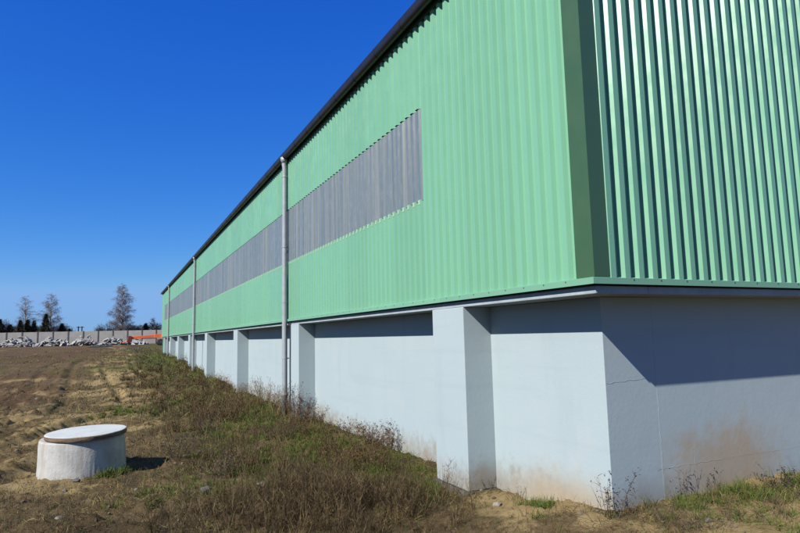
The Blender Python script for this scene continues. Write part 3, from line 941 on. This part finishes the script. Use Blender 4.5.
rs = np.random.default_rng(71); P = []
for k in range(130):
    u = rs.uniform(-25, 74) if k % 6 else rs.uniform(108, 165); x, y = at(u, rs.uniform(112, 120)); z = float(hbase(x, y))
    n = 420; hgt = rs.uniform(2.4, 3.7); w_ = rs.uniform(.8, 1.5)
    o0 = np.stack([x + rs.normal(0, w_ * .5, n), y + rs.normal(0, w_ * .5, n), z + hgt * rs.uniform(.1, 1, n) ** .7], 1)
    d = rs.normal(0, .5, (n, 3)); d[:, 2] = np.abs(d[:, 2]) + .4
    e = o0 + d * rs.uniform(.15, .5, n)[:, None]
    P.append((o0, (o0 + e) / 2, e, rs.uniform(.02, .06, n), rs.uniform(0, 1, n)))
o = build_ribbons('far_thicket', P, MT['needle'], None, 71)
tag(o, 'dark low band of far scrub behind the fence', 'scrub', kind='stuff')

# pale low shed and two posts beyond the fence
x, y = at(36, 118)
sh = thing('low_shed', 'pale low shed roof showing above the fence among conifers', 'shed', (x, y, float(hbase(x, y))), R(-12))
b = MB(); b.box(-2.0, 2.2, 0, 4, -.2, 2.62); b.build('wall', MT['shed'], sh)
b = MB(); b.prism([(-.3, 2.62), (2, 2.95), (4.3, 2.62), (4.3, 2.70), (2, 3.05), (-.3, 2.70)], 'x', -2.3, 2.5); b.build('roof', MT['shed'], sh)
for u, lab in ((81, 'left of two dark posts beyond the fence'), (84.5, 'right of two dark posts beyond the fence')):
    x, y = at(u, 112); b = MB(); b.tube([(0, 0, -.3), (0, 0, 3.4)], .09, 8); b.box(-.35, .35, -.06, .06, 3.15, 3.27)
    o = b.build('utility_post', MT['bark']); o.location = (x, y, float(hbase(x, y))); tag(o, lab, 'post', 'posts beyond the fence')

# ------------------------------------------------------------------ vegetation on the yard
def keep(x, y):
    inside = (x > RW - .03) & (y > RF - .03)
    for a, c in edges: inside |= (x > -.02) & (x < RW + .05) & (y > a - .02) & (y < c + .02)
    inside |= np.hypot(x - WELL[0], y - WELL[1]) < .6
    return ~inside

def scatter(n, seed, rmin=2.2, rmax=60, a0=-.75, a1=.85):
    """points spread evenly over the seen angle, thinning with distance"""
    rs = np.random.default_rng(seed)
    r = rmin * (rmax / rmin) ** rs.uniform(0, 1, n); a = YAW + rs.uniform(a0, a1, n)
    x = CAM[0] + r * np.sin(a); y = CAM[1] + r * np.cos(a)
    k = keep(x, y); return x[k], y[k], r[k], rs

def blades(x, y, r, rs, h, w, tint, lean=.7):
    n = len(x); z = hfull(x, y) - .006
    b0 = np.stack([x, y, z], 1); az = rs.uniform(0, 6.283, n); ln = np.abs(rs.normal(lean, .45, n))
    d = np.stack([np.cos(az) * np.sin(ln), np.sin(az) * np.sin(ln), np.maximum(.06, np.cos(ln))], 1)
    m = b0 + d * (h * .55)[:, None]
    d2 = d.copy(); d2[:, 2] -= rs.uniform(.1, .7, n); d2[:, :2] *= 1.25
    e = m + d2 * (h * .45)[:, None]; e[:, 2] = np.maximum(e[:, 2], z - .01)
    return b0, m, e, w, tint

parts = []
# litter and short dry grass
x, y, r, rs = scatter(330000, 101, 3.0, 75)
sa_, gr_, dk_, rd_ = masks(x, y)
dens = np.clip(.85 - .85 * sa_ - .55 * sstep(-4.3, -6.0, x) * sstep(4, 8, y), .07, 1) * sstep(.25, .55, fbm(x, y, 1.2, 61, 4) + .12)
k = rs.uniform(0, 1, len(x)) < dens
x, y, r = x[k], y[k], r[k]; gr_ = gr_[k]
n = len(x)
patch = fbm(x, y, 1.1, 71, 3)
tint = np.where(rs.uniform(0, 1, n) < np.clip(gr_ * .95 + .18, 0, .92), rs.uniform(.66, 1, n), np.clip(rs.normal(-.10 + .85 * patch - .10 * sstep(-3, -2, x), .13, n), 0, .62))
h = rs.uniform(.03, .10, n) * (1 + .7 * sstep(-3, -1.5, x)) * np.clip(r / 9, 1, 2.0)
parts.append(blades(x, y, r, rs, h, rs.uniform(.0022, .0042, n) * np.clip(r / 5, .8, 9), tint, .85))
o = build_ribbons('short_grass', parts, MT['grass'], None, 1)
tag(o, 'short dry and green grass and litter covering the yard', 'grass', kind='stuff')

# fresh green tufts
cent = [(-.50, 2.85, .30, 60), (-.42, 3.5, .35, 40), (-.25, 4.3, .35, 34), (-.9, 3.3, .4, 30), (-1.4, 5.0, .5, 26), (-2.0, 5.6, .5, 20), (-1.2, 8.2, .6, 26), (-.6, 9.6, .6, 24), (-3.55, 5.25, .16, 14), (-3.75, 5.12, .10, 5), (-2.6, 3.3, .4, 14), (-3.2, 3.5, .4, 10), (-.8, 6.5, .5, 22), (.25, 1.0, .25, 8), (1.0, -.05, .4, 14), (2.0, -.1, .5, 16), (-.55, 3.0, .35, 34), (-.35, 2.6, .25, 20), (-.75, 3.6, .35, 22), (1.75, .18, .20, 16), (1.15, .20, .16, 8), (2.5, .05, .18, 7), (-.9, 2.2, .25, 9), (-2.2, 4.5, .5, 14), (-1.0, 5.2, .6, 18), (-.3, 7.2, .5, 22),
        (-.5, 12.5, .6, 18), (-3.2, 13.3, .9, 34), (-3.9, 9.7, .6, 20), (-1.7, 3.6, .4, 10), (0.0, 1.0, .3, 6), (-.4, 5.6, .4, 16), (-2.9, 3.9, .3, 8), (-1.6, 7.0, .6, 14), (-1.5, 15, .8, 18), (-.3, 21, .8, 14), (1.2, -.1, .4, 8), (2.2, .1, .4, 8)]
rs = np.random.default_rng(55); bx_, by_, br_ = [], [], []
for cx, cy, sp, nt in cent:
    for k in range(nt):
        tx, ty = cx + rs.normal(0, sp * .6), cy + rs.normal(0, sp * .6)
        m = 38; bx_.append(tx + rs.normal(0, .035, m)); by_.append(ty + rs.normal(0, .035, m))
x = np.concatenate(bx_); y = np.concatenate(by_); kk = keep(x, y); x, y = x[kk], y[kk]; n = len(x); r = np.hypot(x - CAM[0], y - CAM[1])
o = build_ribbons('green_grass', [blades(x, y, r, rs, rs.uniform(.05, .14, n), rs.uniform(.003, .006, n) * np.clip(r / 7, 1, 3), rs.uniform(.64, 1, n), .5)], MT['grass'], None, 2)
tag(o, 'fresh green grass tufts scattered beside the wall', 'grass', kind='stuff')

def weed_parts(x, y, rs, n, H, spread, stiff=.35, br=5, head=2, wid=.004, z=None, tl=(0, 1)):
    """stems, side twigs and seed heads of one dry plant, in world coordinates"""
    z = gz(x, y) - .01 if z is None else z
    az = rs.uniform(0, 6.283, n); rr = spread * np.sqrt(rs.uniform(0, 1, n))
    p0 = np.stack([x + .35 * rr * np.cos(az), y + .35 * rr * np.sin(az), np.full(n, z)], 1)
    hh = H * rs.uniform(.45, 1.05, n)
    p2 = np.stack([x + rr * np.cos(az) + rs.normal(0, stiff * .25, n) * hh, y + rr * np.sin(az) + rs.normal(0, stiff * .25, n) * hh, z + hh], 1)
    p1 = (p0 + p2) / 2 + rs.normal(0, .03, (n, 3)) * hh[:, None]
    out = [(p0, p1, p2, np.full(n, wid), rs.uniform(tl[0], tl[1], n))]
    if br:
        m = n * br; i = rs.integers(0, n, m); f = rs.uniform(.25, 1, m)[:, None]
        s = np.where(f < .5, p0[i] + (p1[i] - p0[i]) * f * 2, p1[i] + (p2[i] - p1[i]) * (f * 2 - 1))
        d = rs.normal(0, 1, (m, 3)); d[:, 2] = np.abs(d[:, 2]) * .9 + .25; d /= np.linalg.norm(d, axis=1, keepdims=True)
        l = (hh[i] * rs.uniform(.10, .30, m))[:, None]
        e = s + d * l; e[:, 2] += .15 * l[:, 0]
        out.append((s, (s + e) / 2 + rs.normal(0, .06, (m, 3)) * l, e, np.full(m, wid * .62), rs.uniform(tl[0], tl[1], m)))
        if head:
            q = m * head; j = rs.integers(0, m, q)
            c = e[j] + rs.normal(0, .010, (q, 3)); d = rs.normal(0, 1, (q, 3)); d /= np.linalg.norm(d, axis=1, keepdims=True)
            l = rs.uniform(.008, .022, q)[:, None]
            out.append((c - d * l * .5, c, c + d * l * .5, rs.uniform(.006, .014, q), rs.uniform(tl[0], tl[1], q)))
    return out

def weed(name, label, spots, mat, seed, cat='weed', group=None, **kw):
    """one plant (a clump may be grown from several crowns)"""
    rs = np.random.default_rng(seed); P = []
    for (x, y, n, H, sp) in spots: P += weed_parts(x, y, rs, n, H, sp, **kw)
    o = build_ribbons(name, P, MT[mat], None, seed)
    return tag(o, label, cat, group)

weed('twiggy_weed', 'dark twiggy dead weed rising at the warehouse corner foot', [(.26, .24, 9, .36, .20)], 'weeddark', 1, stiff=.6, br=8, head=2, wid=.0065)
weed('twiggy_weed', 'thin bare sprigs at foot of the shaded gable wall', [(1.18, .29, 9, .30, .14), (1.30, .28, 5, .24, .1)], 'weeddark', 2, stiff=.7, br=5, head=1, wid=.004)
weed('twiggy_weed', 'second pair of thin sprigs along the gable wall foot', [(1.62, .27, 7, .26, .14)], 'weeddark', 3, stiff=.7, br=5, head=1, wid=.004)
weed('twiggy_weed', 'dark dead weed near the right edge before gable wall', [(2.15, -.02, 22, .22, .22)], 'weeddark', 4, stiff=.8, br=6, head=2, wid=.005)
weed('russet_weed', 'tall russet dry weed clump right of the nearest downpipe', [(-.10, 9.0, 26, .72, .26), (-.05, 8.55, 26, .52, .28), (.05, 8.0, 18, .38, .28), (-.15, 9.35, 20, .66, .18)], 'weedred', 5, br=8, head=4, wid=.007)
weed('russet_weed', 'dry weed clump with round seed heads against the second bay', [(.16, 5.1, 22, .40, .24), (.20, 5.6, 20, .36, .24), (.18, 6.2, 16, .30, .27), (.22, 4.7, 16, .38, .15), (.1, 6.9, 12, .26, .25)], 'weedred', 6, br=7, head=5, wid=.006)
weed('pale_dry_grass', 'pale dry grass stalks left of the nearest downpipe', [(.12, 11.0, 16, .62, .3), (.15, 12.2, 18, .60, .3), (.18, 13.4, 20, .72, .3), (.2, 14.4, 16, .6, .3), (-.2, 10.3, 14, .5, .2)], 'weed', 7, br=5, head=4, wid=.010, tl=(.5, 1))
weed('russet_weed', 'small dry sprigs at the third pier from the corner', [(-.15, 16.9, 10, .55, .2), (.1, 15.7, 8, .4, .2), (.15, 19.5, 12, .5, .4), (.1, 21.5, 12, .5, .4)], 'weedred', 8, br=5, head=3, wid=.009)
weed('russet_weed', 'low dry weeds along the foot of the far bays', [(.0, 26.5, 16, .55, .6), (.1, 29, 14, .5, .5), (-.3, 33, 16, .6, .7), (.0, 36, 16, .55, .6), (-.3, 41, 18, .6, .8)], 'weedred', 9, br=5, head=2, wid=.014)
weed('grey_weed', 'grey-brown twiggy weed bush midway between well and downpipe', [(-2.05, 8.6, 60, .42, .50)], 'weedgrey', 10, stiff=.7, br=7, head=1, wid=.004)
weed('grey_weed', 'grey dead weed bush in shade right of the well', [(-2.75, 5.9, 55, .34, .42)], 'weedgrey', 11, stiff=.7, br=7, head=1, wid=.004)
weed('brown_weed', 'tall thin brown weed stalks in the middle of the weed strip', [(-1.25, 9.8, 40, .62, .5), (-.9, 11.5, 36, .6, .5)], 'weed', 12, br=6, head=2, wid=.005)
weed('grey_weed', 'dark grey weed bush below the nearest downpipe', [(-1.0, 6.6, 50, .40, .42)], 'weedgrey', 13, stiff=.6, br=7, head=1, wid=.004)
weed('grey_weed', 'grey-brown weed bush between dry thicket and well', [(-2.35, 4.25, 60, .30, .42)], 'weedgrey', 14, stiff=.7, br=7, head=1, wid=.0035)
weed('pale_stalk', 'single long pale stalk lying slanted over the dry thicket', [(-1.05, 2.15, 2, .42, .10)], 'weed', 15, br=1, head=0, wid=.006, tl=(.85, 1))

# dense dead thicket in the foreground and the weed strip along the wall
rs = np.random.default_rng(200); P = []
for k in range(420):
    x = rs.normal(-1.65, .58); y = rs.normal(2.15, .42)
    if not keep(np.array([x]), np.array([y]))[0]: continue
    P += weed_parts(x, y, rs, 12, rs.uniform(.16, .38), .13, stiff=.8, br=8, head=0, wid=.0036, tl=(0, 1) if rs.uniform() < .6 else (0, .5))
o = build_ribbons('dry_thicket', P, MT['weed'], None, 20)
tag(o, 'dense low thicket of dead brown weeds in the foreground', 'weeds', kind='stuff')
P = []
for k in range(1500):
    y = 3.0 * (30 / 3.0) ** rs.uniform(0, 1); x = rs.uniform(-2.9, .2) - .02 * y
    if not keep(np.array([x]), np.array([y]))[0]: continue
    if fbm(np.array([x]), np.array([y]), 1.2, 91, 3)[0] < .53: continue
    P += weed_parts(x, y, rs, 9, rs.uniform(.07, .30) * min(1.15, .5 + 6 * max(0, fbm(np.array([x]), np.array([y]), 1.2, 91, 3)[0] - .53)), .13, stiff=.7, br=6, head=0, wid=.0040 * max(1, y / 6))
o = build_ribbons('weed_strip', P, MT['weed'], None, 21)
P = []
for k in range(720):
    y = 3.4 * (34 / 3.4) ** rs.uniform(0, 1); x = rs.uniform(-2.6, .25) - .012 * y
    if not keep(np.array([x]), np.array([y]))[0]: continue
    if fbm(np.array([x]), np.array([y]), 1.3, 97, 3)[0] < .54: continue
    P += weed_parts(x, y, rs, 8, rs.uniform(.16, .42) * min(1.0, .5 + 5 * max(0, fbm(np.array([x]), np.array([y]), 1.3, 97, 3)[0] - .52)) * (.55 if x > -.35 and y < 15 else 1), .17, stiff=.6, br=7, head=1, wid=.0048 * max(1, y / 6))
o2 = build_ribbons('tall_weeds', P, MT['weedmix'], None, 23)
tag(o2, 'taller dark russet dead weeds standing among the low ones along the wall', 'weeds', kind='stuff')
tag(o, 'brown dead weeds growing over the strip along the wall', 'weeds', kind='stuff')
P = []
for k in range(560):
    x = rs.uniform(-4.9, -1.0) if k % 4 else rs.uniform(.4, 2.8)
    y = rs.uniform(1.9, 4.9) if k % 4 else rs.uniform(-.5, .15)
    if not keep(np.array([x]), np.array([y]))[0]: continue
    P += weed_parts(x, y, rs, 9, rs.uniform(.06, .15), .12, stiff=1.2, br=5, head=0, wid=.0026)
o = build_ribbons('dead_litter', P, MT['weedgrey'], None, 22)
tag(o, 'grey dead stalks and litter on the near soil', 'litter', kind='stuff')

# ------------------------------------------------------------------ stones, clods and scraps
def rock(name, label, x, y, s, mat, seed, flat=.6, group=None, cat='stone'):
    rs = np.random.default_rng(seed)
    import bmesh
    bm = bmesh.new(); bmesh.ops.create_icosphere(bm, subdivisions=2, radius=1)
    ph = rs.uniform(0, 6, 6)
    for v in bm.verts:
        c = v.co; f = 1 + .22 * math.sin(3 * c.x + ph[0]) * math.sin(3 * c.y + ph[1]) + .16 * math.sin(5 * c.z + ph[2] + 2 * c.x) + rs.uniform(-.07, .07)
        v.co = Vector((c.x * f, c.y * f * .8, c.z * f * flat)) * s
    me = bpy.data.meshes.new(name); bm.to_mesh(me); bm.free()
    o = link(name, me, MT[mat]); o.location = (x, y, gz(x, y) + s * flat * .35); o.rotation_euler = (0, 0, ph[3])
    return tag(o, label, cat, group)
rock('scrap', 'grey-blue rounded scrap lying in green grass near first pier', -.72, 2.45, .045, 'bluestone', 1, .8, cat='scrap')
rock('stone', 'pale flat stone in sand before the first pier', -.02, 1.55, .06, 'stone', 2, .4)
rock('stone', 'small pale stone in sand near the warehouse corner', .22, 1.12, .035, 'stone', 3, .5)
rock('stone', 'pale stone at left foot of the first pier', -.16, 3.02, .05, 'stone', 4, .6)
rock('stone', 'pale pebble in front of the well', -4.12, 4.55, .035, 'stone', 5)
rock('stone', 'dark stone touching the soil before the well', -4.02, 4.98, .05, 'footing', 6)
rock('stone', 'pale grey lump left of the dry thicket', -2.05, 3.35, .085, 'stone', 7, .5)
rock('stone', 'white pebble right of the well on dark litter', -3.35, 4.15, .035, 'stone', 8)
rock('stone', 'grey lump on dark soil at the bottom left edge', -4.05, 2.85, .05, 'stone', 9)
rock('stone', 'dark clod among moss below the well', -2.65, 3.45, .07, 'footing', 10)
rs = np.random.default_rng(77)
import bmesh
bm = bmesh.new()
for k in range(900):
    r = 4.5 * (30 / 4.5) ** rs.uniform(0, 1); a = YAW + rs.uniform(-.72, .75)
    x, y = CAM[0] + r * math.sin(a), CAM[1] + r * math.cos(a)
    if not keep(np.array([x]), np.array([y]))[0]: continue
    s = abs(rs.normal(.007, .009)) * (1 + .05 * r) + .004
    q = bmesh.ops.create_icosphere(bm, subdivisions=1, radius=s)
    z = gz(x, y)
    for v in q['verts']:
        v.co = Vector((v.co.x * rs.uniform(.7, 1.3), v.co.y * rs.uniform(.7, 1.2), v.co.z * rs.uniform(.4, .8))) + Vector((x, y, z + s * .2))
me = bpy.data.meshes.new('pebbles'); bm.to_mesh(me); bm.free()
tg = NT('pebble_soil', .40); tg.base(tg.ramp(tg.noise(tg.pos(), 3.1, 2), [(.3, (.10, .075, .05)), (.55, (.24, .19, .13)), (.72, (.42, .39, .34))])); tg.set(.9, 0, .2)
o = link('pebbles', me, tg.m); tag(o, 'small pebbles and soil crumbs strewn over the yard', 'pebbles', kind='stuff')
